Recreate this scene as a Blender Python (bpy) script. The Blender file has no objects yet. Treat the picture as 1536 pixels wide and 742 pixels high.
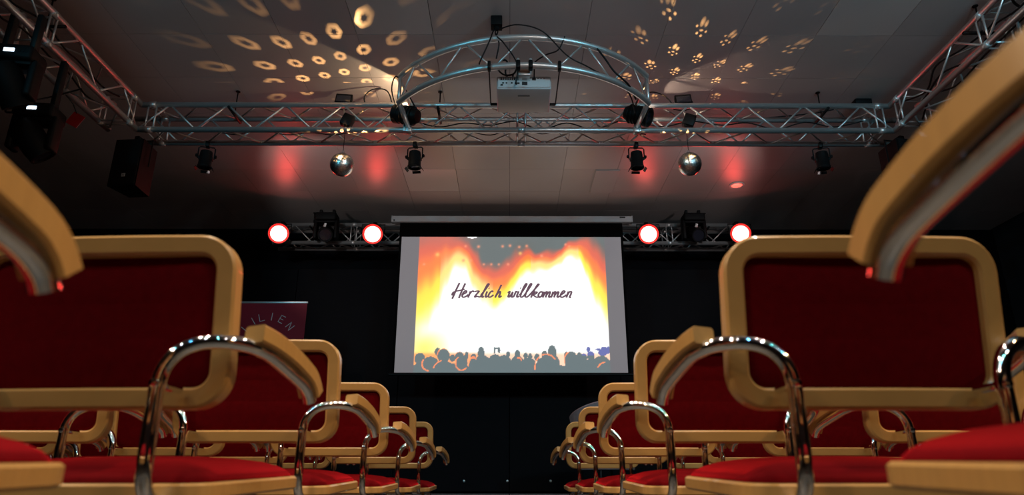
import bpy, bmesh, math, random
from mathutils import Vector, Matrix, Quaternion
random.seed(7)
R = math.radians
COL = bpy.context.scene.collection
SC = bpy.context.scene

# ------------------------------------------------------------------ camera
CAM_H = 0.42
F_PX = 1030.0
PITCH = R(19.37)
cam_d = bpy.data.cameras.new('camera')
cam = bpy.data.objects.new('camera', cam_d)
COL.objects.link(cam)
cam.location = (0, 0, CAM_H)
cam.rotation_euler = (R(90) + PITCH, 0, R(-0.21))
cam_d.sensor_width = 36.0
cam_d.lens = 36.0 * F_PX / 1536.0
cam_d.clip_start = 0.02
cam_d.dof.use_dof = True
cam_d.dof.focus_distance = 6.2
cam_d.dof.aperture_fstop = 4.0
SC.camera = cam

# ------------------------------------------------------------------ exposure, world
vs = SC.view_settings
vs.view_transform = 'Standard'
vs.look = 'None'
vs.gamma = 1.0
vs.use_curve_mapping = False
vs.exposure = 0.0
w = bpy.data.worlds.new('dark_hall')
SC.world = w
w.use_nodes = True
w.node_tree.nodes['Background'].inputs[0].default_value = (0.5, 0.6, 0.8, 1)
w.node_tree.nodes['Background'].inputs[1].default_value = 0.004

# ------------------------------------------------------------------ lamps of the rig
def lamp(name, kind, loc, target, color, power, radius=0.06, size=60, blend=0.5):
    d = bpy.data.lights.new(name, kind)
    d.color = color
    d.energy = power
    if kind in ('SPOT', 'POINT'):
        d.shadow_soft_size = radius
    if kind == 'SPOT':
        d.spot_size = R(size)
        d.spot_blend = blend
    o = bpy.data.objects.new(name, d)
    COL.objects.link(o)
    o.location = loc
    v = Vector(target) - Vector(loc)
    o.rotation_euler = v.to_track_quat('-Z', 'Y').to_euler()
    return o

WARM = (1.0, 0.66, 0.34)
CYAN = (0.16, 0.75, 1.0)
# front-of-house spots on the rear of the rig, behind the camera
lamp('house_spot_warm', 'SPOT', (-2.6, -1.2, 3.2), (0.4, 2.0, 0.6), WARM, 70, 0.05, 70)
lamp('house_spot_warm', 'SPOT', (2.6, -1.2, 3.2), (-0.4, 2.0, 0.6), WARM, 60, 0.05, 70)
# spots on the two side trusses crossing over the aisle
lamp('cross_spot', 'SPOT', (-3.2, 1.1, 3.0), (0.4, 1.5, 0.6), (1.0, 0.76, 0.52), 210, 0.05, 62)
lamp('cross_spot', 'SPOT', (3.3, 1.0, 3.0), (-0.4, 1.4, 0.6), (1.0, 0.62, 0.28), 230, 0.05, 62)
# ceiling downlights over the rows
for x_, y_, p_ in [(sx_ * 1.05, y_, p_) for sx_ in (-1, 1) for y_, p_ in ((0.55, 75), (1.45, 80), (2.35, 80), (3.25, 80), (4.0, 62))]:
    lamp('downlight_beam', 'SPOT', (x_, y_, 3.70), (x_, y_ + 0.02, 0), (1.0, 0.82, 0.62), p_, 0.04, 80, 0.6)
# cyan wash lamps on the side trusses; white fills added to lift the ceiling
lamp('wash_cyan', 'SPOT', (-2.9, 0.8, 3.1), (-0.7, 5.1, 3.1), CYAN, 105, 0.09, 70)
lamp('wash_cyan', 'SPOT', (3.0, 0.6, 3.1), (1.9, 5.0, 3.15), CYAN, 150, 0.09, 80)
lamp('ceiling_fill', 'SPOT', (0.9, -0.2, 3.0), (0.6, 4.9, 3.4), (1.0, 0.80, 0.68), 82, 0.05, 100)
lamp('ceiling_fill', 'SPOT', (2.4, 0.6, 2.9), (2.0, 4.9, 3.5), (0.9, 0.9, 1.0), 50, 0.05, 100)
# row of small lamps along the rear crossbar of the rig
for i_, c_ in enumerate(((0.25, 0.8, 1.0), (1.0, 0.95, 0.9), (0.15, 0.55, 1.0), (0.9, 1.0, 1.0), (0.2, 0.9, 0.85), (1.0, 0.9, 0.8), (0.15, 0.6, 1.0))):
    lamp('rear_lamp', 'SPOT', (-2.4 + 0.8 * i_, -0.9, 3.3), (-1.2 + 0.4 * i_, 2.0, 0.5), c_, 20, 0.05, 90)
# spots of the long truss that light the stage
lamp('stage_spot', 'SPOT', (-2.67, 5.5, 3.08), (-1.4, 8.0, 3.45), (1.0, 0.86, 0.80), 48, 0.04, 75)
lamp('stage_spot', 'SPOT', (2.75, 5.5, 3.08), (1.4, 8.0, 3.45), (1.0, 0.86, 0.82), 48, 0.04, 75)

# ------------------------------------------------------------------ helpers: pixel to place
CP, SP = math.cos(PITCH), math.sin(PITCH)
YAW = R(-0.21)
def ray(px, py):
    u = (px - 768.0) / F_PX
    v = (371.0 - py) / F_PX
    d = Vector((u, CP - v * SP, SP + v * CP))
    d.rotate(Quaternion((0, 0, 1), YAW))
    return d
def at_y(px, py, y):
    d = ray(px, py)
    return Vector((0, 0, CAM_H)) + d * (y / d.y)
def at_z(px, py, z):
    d = ray(px, py)
    return Vector((0, 0, CAM_H)) + d * ((z - CAM_H) / d.z)

# ------------------------------------------------------------------ materials
MATS = {}
def mat(name, color, rough=0.5, metal=0.0, spec=0.5, noise=None, bump=None, emit=None, coat=0.0, sheen=0.0):
    m = bpy.data.materials.new(name)
    m.use_nodes = True
    nt = m.node_tree
    b = nt.nodes['Principled BSDF']
    b.inputs['Base Color'].default_value = (*color, 1)
    b.inputs['Roughness'].default_value = rough
    b.inputs['Metallic'].default_value = metal
    b.inputs['Specular IOR Level'].default_value = spec
    b.inputs['Coat Weight'].default_value = coat
    b.inputs['Sheen Weight'].default_value = sheen
    if noise or bump:
        tc = nt.nodes.new('ShaderNodeTexCoord')
    if noise:
        scale, amount, stretch = noise
        mp = nt.nodes.new('ShaderNodeMapping')
        mp.inputs['Scale'].default_value = stretch
        nz = nt.nodes.new('ShaderNodeTexNoise')
        nz.inputs['Scale'].default_value = scale
        nz.inputs['Detail'].default_value = 5
        mx = nt.nodes.new('ShaderNodeMix')
        mx.data_type = 'RGBA'
        mx.inputs[6].default_value = (*[c * (1 - amount) for c in color], 1)
        mx.inputs[7].default_value = (*[min(1, c * (1 + amount)) for c in color], 1)
        nt.links.new(tc.outputs['Object'], mp.inputs[0])
        nt.links.new(mp.outputs[0], nz.inputs['Vector'])
        nt.links.new(nz.outputs[0], mx.inputs[0])
        nt.links.new(mx.outputs[2], b.inputs['Base Color'])
    if bump:
        scale, strength, dist = bump
        nb = nt.nodes.new('ShaderNodeTexNoise')
        nb.inputs['Scale'].default_value = scale
        nb.inputs['Detail'].default_value = 4
        bp = nt.nodes.new('ShaderNodeBump')
        bp.inputs['Strength'].default_value = strength
        bp.inputs['Distance'].default_value = dist
        nt.links.new(tc.outputs['Object'], nb.inputs['Vector'])
        nt.links.new(nb.outputs[0], bp.inputs['Height'])
        nt.links.new(bp.outputs[0], b.inputs['Normal'])
    if emit:
        b.inputs['Emission Color'].default_value = (*emit[0], 1)
        b.inputs['Emission Strength'].default_value = emit[1]
    MATS[name] = m
    return m

mat('beech', (0.52, 0.285, 0.09), 0.36, spec=0.5, noise=(9, 0.16, (1, 12, 1)), coat=0.25)
mat('red_velour', (0.105, 0.001, 0.003), 0.9, spec=0.05, noise=(60, 0.25, (1, 1, 1)), bump=(900, 0.35, 0.0008), sheen=1.0)
_b = MATS['red_velour'].node_tree.nodes['Principled BSDF']
_b.inputs['Sheen Tint'].default_value = (1.0, 0.015, 0.03, 1)
_b.inputs['Sheen Roughness'].default_value = 0.35
mat('chrome', (0.88, 0.89, 0.90), 0.045, 1.0, noise=(3, 0.04, (1, 1, 1)))
mat('aluminium', (0.72, 0.72, 0.72), 0.38, 0.78, noise=(7, 0.12, (1, 1, 1)))
mat('black_metal', (0.005, 0.005, 0.0055), 0.5, spec=0.2, noise=(30, 0.3, (1, 1, 1)))
mat('black_plastic', (0.0045, 0.0045, 0.005), 0.6, spec=0.15, noise=(40, 0.2, (1, 1, 1)))
mat('cable_rubber', (0.006, 0.006, 0.007), 0.55, spec=0.3, noise=(40, 0.2, (1, 1, 1)))
mat('ceiling_tile', (0.50, 0.46, 0.45), 0.36, spec=0.5, noise=(2.2, 0.06, (1, 1, 1)), bump=(260, 0.25, 0.001))
mat('ceiling_tile_b', (0.475, 0.44, 0.43), 0.38, spec=0.5, noise=(2.7, 0.06, (1, 1, 1)), bump=(260, 0.25, 0.001))
mat('light_panel', (0.62, 0.58, 0.56), 0.24, spec=0.5, noise=(1.2, 0.04, (1, 1, 1)))
mat('ceiling_void', (0.02, 0.02, 0.02), 0.9, noise=(3, 0.2, (1, 1, 1)))
mat('black_wall', (0.004, 0.004, 0.0055), 0.85, spec=0.1, noise=(2, 0.3, (1, 1, 1)), bump=(90, 0.2, 0.002))
mat('side_wall', (0.018, 0.021, 0.026), 0.8, spec=0.2, noise=(2, 0.3, (1, 1, 1)), bump=(90, 0.2, 0.002))
mat('rear_wall', (0.20, 0.24, 0.25), 0.8, spec=0.2, noise=(2, 0.2, (1, 1, 1)))
mat('wall_board', (0.006, 0.0045, 0.006), 0.7, spec=0.12, noise=(3, 0.3, (1, 1, 8)))
mat('hall_floor', (0.05, 0.045, 0.042), 0.5, noise=(4, 0.3, (1, 1, 1)), bump=(60, 0.1, 0.002))
mat('stage_board', (0.17, 0.18, 0.19), 0.55, noise=(6, 0.3, (1, 8, 1)), bump=(90, 0.15, 0.002))
mat('white_paint', (0.62, 0.60, 0.60), 0.4, noise=(3, 0.05, (1, 1, 1)))
mat('projector_grey', (0.62, 0.64, 0.66), 0.45, noise=(12, 0.05, (1, 1, 1)))
mat('dark_port', (0.02, 0.02, 0.022), 0.5, noise=(20, 0.2, (1, 1, 1)))
mat('screen_black', (0.004, 0.004, 0.004), 0.95, spec=0.05, noise=(10, 0.2, (1, 1, 1)))
mat('screen_white', (0.72, 0.72, 0.72), 0.9, spec=0.1, noise=(10, 0.03, (1, 1, 1)))
mat('banner_red', (0.22, 0.006, 0.02), 0.6, spec=0.3, noise=(2, 0.08, (1, 1, 1)))
mat('banner_print', (0.50, 0.46, 0.48), 0.6, noise=(10, 0.05, (1, 1, 1)))
mat('mirror', (0.90, 0.88, 0.85), 0.32, 1.0, noise=(20, 0.08, (1, 1, 1)))
mat('grey_fabric', (0.30, 0.26, 0.28), 0.9, spec=0.2, noise=(40, 0.2, (1, 1, 1)), bump=(500, 0.3, 0.001))
mat('pipe_grey', (0.6, 0.36, 0.36), 0.7, noise=(20, 0.2, (1, 1, 1)))
mat('lens_glass', (0.02, 0.02, 0.03), 0.08, spec=0.8, noise=(5, 0.2, (1, 1, 1)))
mat('lcd', (0.02, 0.03, 0.05), 0.3, emit=((0.62, 0.8, 1.0), 4.0), noise=(5, 0.2, (1, 1, 1)))
mat('led_red_core', (0.02, 0.01, 0.01), 0.3, emit=((1.0, 0.17, 0.14), 11.0), noise=(5, 0.2, (1, 1, 1)))
mat('led_red_halo', (0.05, 0.002, 0.002), 0.4, emit=((1.0, 0.004, 0.003), 0.9), noise=(5, 0.2, (1, 1, 1)))
mat('painted_red_reflection', (0.5, 0.1, 0.1), 0.2, emit=((1.0, 0.09, 0.06), 2.6), noise=(5, 0.2, (1, 1, 1)))
mat('gel_red', (0.30, 0.01, 0.01), 0.35, noise=(5, 0.2, (1, 1, 1)))
mat('print_ink', (0.08, 0.05, 0.07), 0.8, emit=((0.125, 0.07, 0.095), 1.0), noise=(5, 0.2, (1, 1, 1)))
mat('plate_silver', (0.65, 0.70, 0.70), 0.35, 0.6, noise=(5, 0.1, (1, 1, 1)))

# ------------------------------------------------------------------ mesh helpers
def catmull(pts, n=6, closed=False):
    P = [Vector(p) for p in pts]
    out = []
    m = len(P)
    rng = range(m) if closed else range(m - 1)
    for i in rng:
        if closed:
            p0, p1, p2, p3 = P[(i - 1) % m], P[i], P[(i + 1) % m], P[(i + 2) % m]
        else:
            p0, p1, p2, p3 = P[max(i - 1, 0)], P[i], P[i + 1], P[min(i + 2, m - 1)]
        for k in range(n):
            t = k / n
            out.append(0.5 * ((2 * p1) + (p2 - p0) * t + (2 * p0 - 5 * p1 + 4 * p2 - p3) * t * t + (3 * p1 - p0 - 3 * p2 + p3) * t ** 3))
    if not closed:
        out.append(P[-1])
    return out

class MB:
    def __init__(s):
        s.v = []
        s.f = []
    def add(s, verts, faces):
        o = len(s.v)
        s.v += [tuple(q) for q in verts]
        s.f += [tuple(i + o for i in fc) for fc in faces]
        return s
    def box(s, c, size, rot=None, bevel=0.0, seg=2):
        bm = bmesh.new()
        bmesh.ops.create_cube(bm, size=1)
        for q in bm.verts:
            q.co = Vector((q.co.x * size[0], q.co.y * size[1], q.co.z * size[2]))
        if bevel:
            bmesh.ops.bevel(bm, geom=list(bm.edges), offset=bevel, segments=seg, affect='EDGES', profile=0.5)
        M = Matrix.Translation(Vector(c))
        if rot is not None:
            M = M @ (rot.to_matrix().to_4x4() if isinstance(rot, Quaternion) else rot)
        bm.verts.index_update()
        vv = [M @ q.co for q in bm.verts]
        ff = [[q.index for q in fc.verts] for fc in bm.faces]
        bm.free()
        return s.add(vv, ff)
    def tube(s, path, r, seg=10, cap=True):
        P = [Vector(p) for p in path]
        n = len(P)
        T = []
        for i in range(n):
            t = P[min(i + 1, n - 1)] - P[max(i - 1, 0)]
            T.append(t.normalized())
        a = Vector((0, 0, 1)) if abs(T[0].z) < 0.9 else Vector((1, 0, 0))
        nrm = (a - T[0] * a.dot(T[0])).normalized()
        vv, ff = [], []
        rr = r if isinstance(r, (list, tuple)) else [r] * n
        for i in range(n):
            nrm = (nrm - T[i] * nrm.dot(T[i])).normalized()
            bn = T[i].cross(nrm)
            for k in range(seg):
                an = 2 * math.pi * k / seg
                vv.append(P[i] + (nrm * math.cos(an) + bn * math.sin(an)) * rr[i])
        for i in range(n - 1):
            for k in range(seg):
                k2 = (k + 1) % seg
                ff.append((i * seg + k, i * seg + k2, (i + 1) * seg + k2, (i + 1) * seg + k))
        if cap:
            ff.append(tuple(reversed(range(seg))))
            ff.append(tuple((n - 1) * seg + k for k in range(seg)))
        return s.add(vv, ff)
    def sweep(s, path, section, side):
        """section points (a along side, b along up); side = fixed sideways axis"""
        P = [Vector(p) for p in path]
        n, m = len(P), len(section)
        vv, ff = [], []
        for i in range(n):
            t = (P[min(i + 1, n - 1)] - P[max(i - 1, 0)]).normalized()
            sd = (Vector(side) - t * Vector(side).dot(t)).normalized()
            up = sd.cross(t)
            for a, b in section:
                vv.append(P[i] + sd * a + up * b)
        for i in range(n - 1):
            for k in range(m):
                k2 = (k + 1) % m
                ff.append((i * m + k, i * m + k2, (i + 1) * m + k2, (i + 1) * m + k))
        ff.append(tuple(reversed(range(m))))
        ff.append(tuple((n - 1) * m + k for k in range(m)))
        return s.add(vv, ff)
    def lathe(s, profile, origin=(0, 0, 0), axis=(0, 0, 1), seg=20, caps=True):
        """profile: (radius, height) pairs along axis"""
        q = Vector((0, 0, 1)).rotation_difference(Vector(axis).normalized())
        vv, ff = [], []
        for r, h in profile:
            for k in range(seg):
                an = 2 * math.pi * k / seg
                vv.append(Vector(origin) + q @ Vector((r * math.cos(an), r * math.sin(an), h)))
        for i in range(len(profile) - 1):
            for k in range(seg):
                k2 = (k + 1) % seg
                ff.append((i * seg + k, i * seg + k2, (i + 1) * seg + k2, (i + 1) * seg + k))
        if caps:
            ff.append(tuple(reversed(range(seg))))
            e = (len(profile) - 1) * seg
            ff.append(tuple(e + k for k in range(seg)))
        return s.add(vv, ff)
    def build(s, name, material, parent=None, smooth=True, angle=40):
        me = bpy.data.meshes.new(name)
        me.from_pydata(s.v, [], s.f)
        bm = bmesh.new()
        bm.from_mesh(me)
        bmesh.ops.recalc_face_normals(bm, faces=list(bm.faces))
        bm.to_mesh(me)
        bm.free()
        if smooth:
            me.polygons.foreach_set('use_smooth', [True] * len(me.polygons))
            me.set_sharp_from_angle(angle=R(angle))
        me.materials.append(MATS[material])
        return link(name, me, parent)

def link(name, me, parent=None):
    o = bpy.data.objects.new(name, me)
    COL.objects.link(o)
    if parent is not None:
        o.parent = parent
    return o
def thing(name, label, cat, loc=(0, 0, 0), rz=0.0, group=None):
    o = bpy.data.objects.new(name, None)
    o.empty_display_size = 0.1
    COL.objects.link(o)
    o.location = loc
    o.rotation_euler = (0, 0, rz)
    return tag(o, label, cat, group)
def tag(o, label, cat, group=None):
    o['label'] = label
    o['category'] = cat
    if group:
        o['group'] = group
    return o
def copy_tree(o, parent=None):
    c = o.copy()
    COL.objects.link(c)
    if parent is not None:
        c.parent = parent
    for ch in list(o.children):
        copy_tree(ch, c)
    return c

def rrect(hx, hy, r, n=6):
    """rounded rectangle outline, with outward normals"""
    out = []
    for cx, cy, a0 in ((hx - r, hy - r, 0), (-hx + r, hy - r, 90), (-hx + r, -hy + r, 180), (hx - r, -hy + r, 270)):
        for k in range(n + 1):
            a = R(a0 + 90 * k / n)
            out.append((cx + r * math.cos(a), cy + r * math.sin(a), math.cos(a), math.sin(a)))
    return out

# ------------------------------------------------------------------ the hall
CEIL = 3.76
STAGE_H = 0.372
STAGE_Y = 6.25
X0, X1, Y0, Y1 = -6.6, 6.6, -5.5, 8.75
def structure(o):
    o['kind'] = 'structure'
    return o
structure(MB().box(((X0 + X1) / 2, (Y0 + Y1) / 2, -0.05), (X1 - X0, Y1 - Y0, 0.1)).build('floor', 'hall_floor', smooth=False))
stage = structure(MB().box((0, (STAGE_Y + Y1) / 2, STAGE_H / 2 - 0.02), (X1 - X0 - 0.02, Y1 - STAGE_Y - 0.02, STAGE_H - 0.04)).build('stage_floor', 'black_wall', smooth=False))
bw = MB().box((0, 0, 0), (1.996, 0.964, 0.039), bevel=0.004, seg=1)
board0 = None
for i in range(6):
    for j in range(3):
        if board0 is None:
            board0 = bw.build('deck_board', 'stage_board', stage, smooth=False)
            b = board0
        else:
            b = link('deck_board', board0.data, stage)
        b.location = (-5.0 + 2.0 * i, STAGE_Y + 0.484 + 0.966 * j, STAGE_H - 0.0195)
wb = structure(MB().box((0, Y1 + 0.1, 2.1), (X1 - X0, 0.2, 4.4)).build('wall_back', 'black_wall', smooth=False))
structure(MB().box((X0 - 0.1, (Y0 + Y1) / 2, 2.1), (0.2, Y1 - Y0 + 0.4, 4.4)).build('wall_left', 'side_wall', smooth=False))
structure(MB().box((X1 + 0.1, (Y0 + Y1) / 2, 2.1), (0.2, Y1 - Y0 + 0.4, 4.4)).build('wall_right', 'side_wall', smooth=False))
structure(MB().box((0, Y0 - 0.1, 2.1), (X1 - X0, 0.2, 4.4)).build('wall_rear', 'rear_wall', smooth=False))
# dark boards on the back wall, top edge behind the lamps
pan0 = None
for i in range(8):
    x = -4.9 + 1.4 * i
    if pan0 is None:
        pan0 = MB().box((0, 0, 0), (1.394, 0.05, 2.78), bevel=0.004, seg=1).build('wall_board', 'wall_board', wb, smooth=False)
        p = pan0
    else:
        p = link('wall_board', pan0.data, wb)
    p.location = (x, Y1 - 0.03, STAGE_H + 0.02 + 1.39)
bolt = None
for px in (696, 761, 826):
    q = at_y(px, 721, Y1 - 0.06)
    if bolt is None:
        bolt = MB().lathe([(0.002, -0.012), (0.013, -0.010), (0.016, 0.0), (0.016, 0.006)], axis=(0, 1, 0), seg=10).build('bolt_head', 'plate_silver', wb)
        b = bolt
    else:
        b = link('bolt_head', bolt.data, wb)
    b.location = q

ceil = structure(MB().box((0, (Y0 + Y1) / 2, CEIL + 0.09), (X1 - X0, Y1 - Y0, 0.12)).build('ceiling', 'ceiling_void', smooth=False))
TW = 0.597
tile_me = {}
for key, m_, g in (('a', 'ceiling_tile', 0.003), ('b', 'ceiling_tile_b', 0.003), ('p', 'light_panel', 0.006)):
    t = MB().box((0, 0, 0.014), (TW - g, TW - g, 0.028))
    me = bpy.data.meshes.new('tile')
    me.from_pydata(t.v, [], t.f)
    me.materials.append(MATS[m_])
    tile_me[key] = me
YT = 6.89
rows_c = range(-8, 4)
PANELS = {(-2, 0), (-2, -5), (4, -5)}
for i in range(-11, 11):
    for j in rows_c:
        if YT + (j + 1) * TW > Y1 + 0.6:
            continue
        key = 'p' if (i, j) in PANELS else ('a' if random.random() < 0.6 else 'b')
        t = link('ceiling_tile', tile_me[key], ceil)
        t.location = ((i + 0.5) * TW, YT + (j + 0.5) * TW, CEIL + random.uniform(-0.0003, 0.0003))
# half-tile patch in a cut tile
t = MB().box((0, 0, 0), (0.27, 0.60, 0.012), bevel=0.003, seg=1).build('tile_patch', 'ceiling_tile', ceil, smooth=False)
t.location = (1.09, YT + 0.31, CEIL - 0.005)
# rest of the ceiling behind the camera and at the edges
MB().box((0, (Y0 + YT - 8 * TW) / 2, CEIL + 0.014), (X1 - X0, YT - 8 * TW - Y0, 0.028)).build('ceiling_board', 'ceiling_tile', ceil, smooth=False)
# recessed downlight whose red reflection is painted as a glowing lens
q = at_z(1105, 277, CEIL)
dl = thing('recessed_downlight', 'small round recessed downlight with painted red reflection in the ceiling above the stage', 'downlight', (q.x, q.y, CEIL - 0.012))
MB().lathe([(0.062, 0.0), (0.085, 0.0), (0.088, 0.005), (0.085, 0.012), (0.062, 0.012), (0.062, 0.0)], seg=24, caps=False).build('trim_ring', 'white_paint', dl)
MB().lathe([(0.001, 0.001), (0.062, 0.003), (0.062, 0.010), (0.001, 0.010)], seg=24).build('lens', 'painted_red_reflection', dl)

# ------------------------------------------------------------------ trusses
RIG_B = CAM_H + 2.89
SQ = 0.24
RIG_T = RIG_B + SQ
cyl_cache = {}
def rod(name, p0, p1, r, material, parent, seg=8):
    p0, p1 = Vector(p0), Vector(p1)
    L = (p1 - p0).length
    key = (round(L, 3), r, material, seg)
    if key not in cyl_cache:
        mb = MB().tube([(0, 0, 0), (0, 0, L)], r, seg)
        me = bpy.data.meshes.new(name)
        me.from_pydata(mb.v, [], mb.f)
        me.polygons.foreach_set('use_smooth', [len(f) == 4 for f in mb.f])
        me.materials.append(MATS[material])
        cyl_cache[key] = me
    o = link(name, cyl_cache[key], parent)
    o.location = p0
    o.rotation_mode = 'QUATERNION'
    o.rotation_quaternion = Vector((0, 0, 1)).rotation_difference((p1 - p0).normalized())
    return o
def truss(label, base, length, axis, s1, joints=(), step=0.245, ext=(0, 0)):
    """box truss; base = first lower chord, axis = run, s1 = sideways step to the second chord"""
    t = thing('box_truss', label, 'truss', base, 0, 'aluminium trusses of the lighting rig')
    a, s = Vector(axis), Vector(s1)
    up = Vector((0, 0, SQ))
    for off, e in ((Vector(), 0), (s, 1), (up, 0), (s + up, 1)):
        rod('chord', off - a * ext[0] * e, off + a * (length + ext[1] * e), 0.0245, 'aluminium', t, 14)
    n = int(length / step)
    st = length / n
    for o1, o2, ph in ((Vector(), up, 0), (s, s + up, 1), (Vector(), s, 1), (up, up + s, 0)):
        for k in range(n):
            A, B = (o1, o2) if (k + ph) % 2 == 0 else (o2, o1)
            rod('brace', A + a * (st * k), B + a * (st * (k + 1)), 0.0085, 'aluminium', t, 6)
    for x in list(joints):
        for o1, o2 in ((Vector(), up), (s, s + up), (Vector(), s), (up, up + s)):
            for dx in (-0.035, 0.035):
                rod('end_frame', o1 + a * (x + dx), o2 + a * (x + dx), 0.0085, 'aluminium', t, 6)
        for off in (Vector(), s, up, s + up):
            rod('coupler', off + a * (x - 0.03), off + a * (x + 0.03), 0.0275, 'aluminium', t, 12)
    return t
XL, XR = -3.18, 3.29
YM = 5.2
main = truss('long straight aluminium box truss carrying the arch and mirror balls', (XL, YM, RIG_B), XR - XL, (1, 0, 0), (0, SQ, 0), (0.10, 3.28, 6.37), ext=(SQ, SQ))
left = truss('aluminium box truss running out over the moving-head lamps and loudspeaker with the pale plate', (XL, YM, RIG_B), YM - 1.6, (0, -1, 0), (-SQ, 0, 0), (0.12, 1.2, 2.4), step=0.30)
right = truss('aluminium box truss with black cables coiled along it, beside the wall', (XR, YM, RIG_B), YM - 1.6, (0, -1, 0), (SQ, 0, 0), (0.12, 1.2, 2.4), step=0.30)
YS = 8.05
stage_t = truss('short aluminium box truss behind the projection screen with red lamps clamped to it', (-2.95, YS, RIG_B), 5.95, (1, 0, 0), (0, SQ, 0), (1.0, 4.95))
# drop rods that hang the rig from the ceiling
dr0 = None
for tr, x, y in ((main, -2.42, YM + 0.12), (main, 2.75, YM + 0.12), (main, -0.62, YM + 0.12), (left, XL - 0.12, 4.1), (right, XR + 0.12, 4.15), (left, XL - 0.12, 2.2), (right, XR + 0.12, 2.2), (stage_t, -2.5, YS + 0.12), (stage_t, 2.5, YS + 0.12)):
    b = tr.location
    rod('drop_rod', Vector((x, y, RIG_T - 0.03)) - b, Vector((x, y, CEIL)) - b, 0.006, 'black_metal', tr, 6)
    rod('drop_plate', Vector((x, y, CEIL - 0.006)) - b, Vector((x, y, CEIL)) - b, 0.02, 'black_metal', tr, 12)
    c_ = rod('hanger_bar', Vector((x - 0.14, y, RIG_T - 0.028)) - b if tr in (left, right) else Vector((x, y - 0.14, RIG_T - 0.028)) - b,
             Vector((x + 0.14, y, RIG_T - 0.028)) - b if tr in (left, right) else Vector((x, y + 0.14, RIG_T - 0.028)) - b, 0.012, 'black_metal', tr, 8)

# curved ladder truss that carries the projector
AX, AY, AR = 0.11, 5.47, 1.22
HALF = math.asin(0.99 / AR)
arch = thing('arched_truss', 'semicircular aluminium ladder truss that carries the projector', 'truss', (AX, AY, RIG_B))
def arc(a, z, r=AR):
    return Vector((r * math.sin(a), -r * math.cos(a), z))
for z, rr in ((0, 0.0245), (SQ, 0.0245)):
    MB().tube([arc(-HALF + 2 * HALF * k / 48, z) for k in range(49)], rr, 14).build('chord', 'aluminium', arch)
NB = 10
for k in range(NB):
    a0, a1 = -HALF + 2 * HALF * k / NB, -HALF + 2 * HALF * (k + 1) / NB
    if k % 2 == 0:
        rod('brace', arc(a0 + 0.01, 0), arc(a1 - 0.01, SQ), 0.0085, 'aluminium', arch, 6)
    else:
        rod('brace', arc(a0 + 0.01, SQ), arc(a1 - 0.01, 0), 0.0085, 'aluminium', arch, 6)
for sx in (-1, 1):
    e0, e1 = arc(sx * HALF, 0), arc(sx * HALF, SQ)
    rod('end_post', e0 - Vector((0, 0, 0.02)), e1 + Vector((0, 0, 0.01)), 0.015, 'aluminium', arch, 10)
    rod('connector', e0 + Vector((0, 0, 0.005)), Vector((e0.x * 0.98, YM - AY - 0.02, 0.01)), 0.02, 'aluminium', arch, 12)
    rod('connector', e1 + Vector((0, 0, -0.03)), Vector((e0.x * 0.98, YM - AY - 0.02, SQ - 0.02)), 0.012, 'aluminium', arch, 12)
    MB().box((e0.x * 0.98, YM - AY - 0.01, 0.0), (0.05, 0.07, 0.07), bevel=0.008).build('clamp', 'aluminium', arch)

# ------------------------------------------------------------------ projector and its mount
PJ = Vector((0.105, 4.40, CAM_H + 2.79))
pj = thing('projector', 'white ceiling projector with connector panel, hung below the arched truss', 'projector', PJ)
MB().box((0, 0.18, 0.057), (0.405, 0.35, 0.108), bevel=0.012, seg=3).build('body', 'projector_grey', pj)
pp = MB().box((0, 0.001, 0.058), (0.385, 0.008, 0.090), bevel=0.003).build('connector_panel', 'projector_grey', pj)
MB().box((-0.105, -0.004, 0.082), (0.15, 0.006, 0.022), bevel=0.001, seg=1).build('vent_grille', 'dark_port', pp)
for k in range(11):
    MB().box((-0.105 - 0.07 + 0.014 * k, -0.0075, 0.082), (0.003, 0.003, 0.022)).build('vent_bar', 'projector_grey', pp, smooth=False)
for x, z, w_, h_ in ((-0.155, 0.047, 0.014, 0.010), (-0.13, 0.047, 0.012, 0.010), (-0.09, 0.047, 0.012, 0.012), (-0.05, 0.045, 0.035, 0.012), (0.005, 0.042, 0.04, 0.026), (0.075, 0.080, 0.028, 0.02), (-0.165, 0.03, 0.018, 0.012)):
    MB().box((x, -0.005, z), (w_, 0.006, h_), bevel=0.001, seg=1).build('socket', 'dark_port', pp)
for k in range(3):
    MB().box((0.105 + 0.022 * k, -0.004, 0.085), (0.013, 0.004, 0.004)).build('key', 'dark_port', pp, smooth=False)
MB().box((0.0, 0.10, 0.0015), (0.09, 0.012, 0.004)).build('foot_slot', 'dark_port', pj, smooth=False)
MB().lathe([(0.045, 0.0), (0.05, 0.012), (0.046, 0.03), (0.040, 0.03), (0.034, 0.012), (0.001, 0.012)], origin=(0.10, 0.35, 0.06), axis=(0, 1, 0), seg=20).build('lens', 'lens_glass', pj)
pm = thing('projector_mount', 'metal bracket with clamps and thin rods hanging the projector from the arch', 'bracket', (PJ.x, 4.25, RIG_B))
MB().box((0.0, 0.08, 0.0), (0.11, 0.16, 0.012), bevel=0.002).build('top_plate', 'aluminium', pm)
MB().box((0.0, 0.11, -0.03 + 0.017), (0.085, 0.10, 0.05), bevel=0.004).build('pillar', 'aluminium', pm)
for sx in (-1, 1):
    MB().tube([(sx * 0.045, 0.0, -0.03), (sx * 0.045, 0.0, 0.055)], 0.011, 10).build('clamp_bolt', 'aluminium', pm)
    MB().box((sx * 0.045, 0.0, 0.0), (0.032, 0.062, 0.062), bevel=0.008).build('clamp', 'black_metal', pm)
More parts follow.
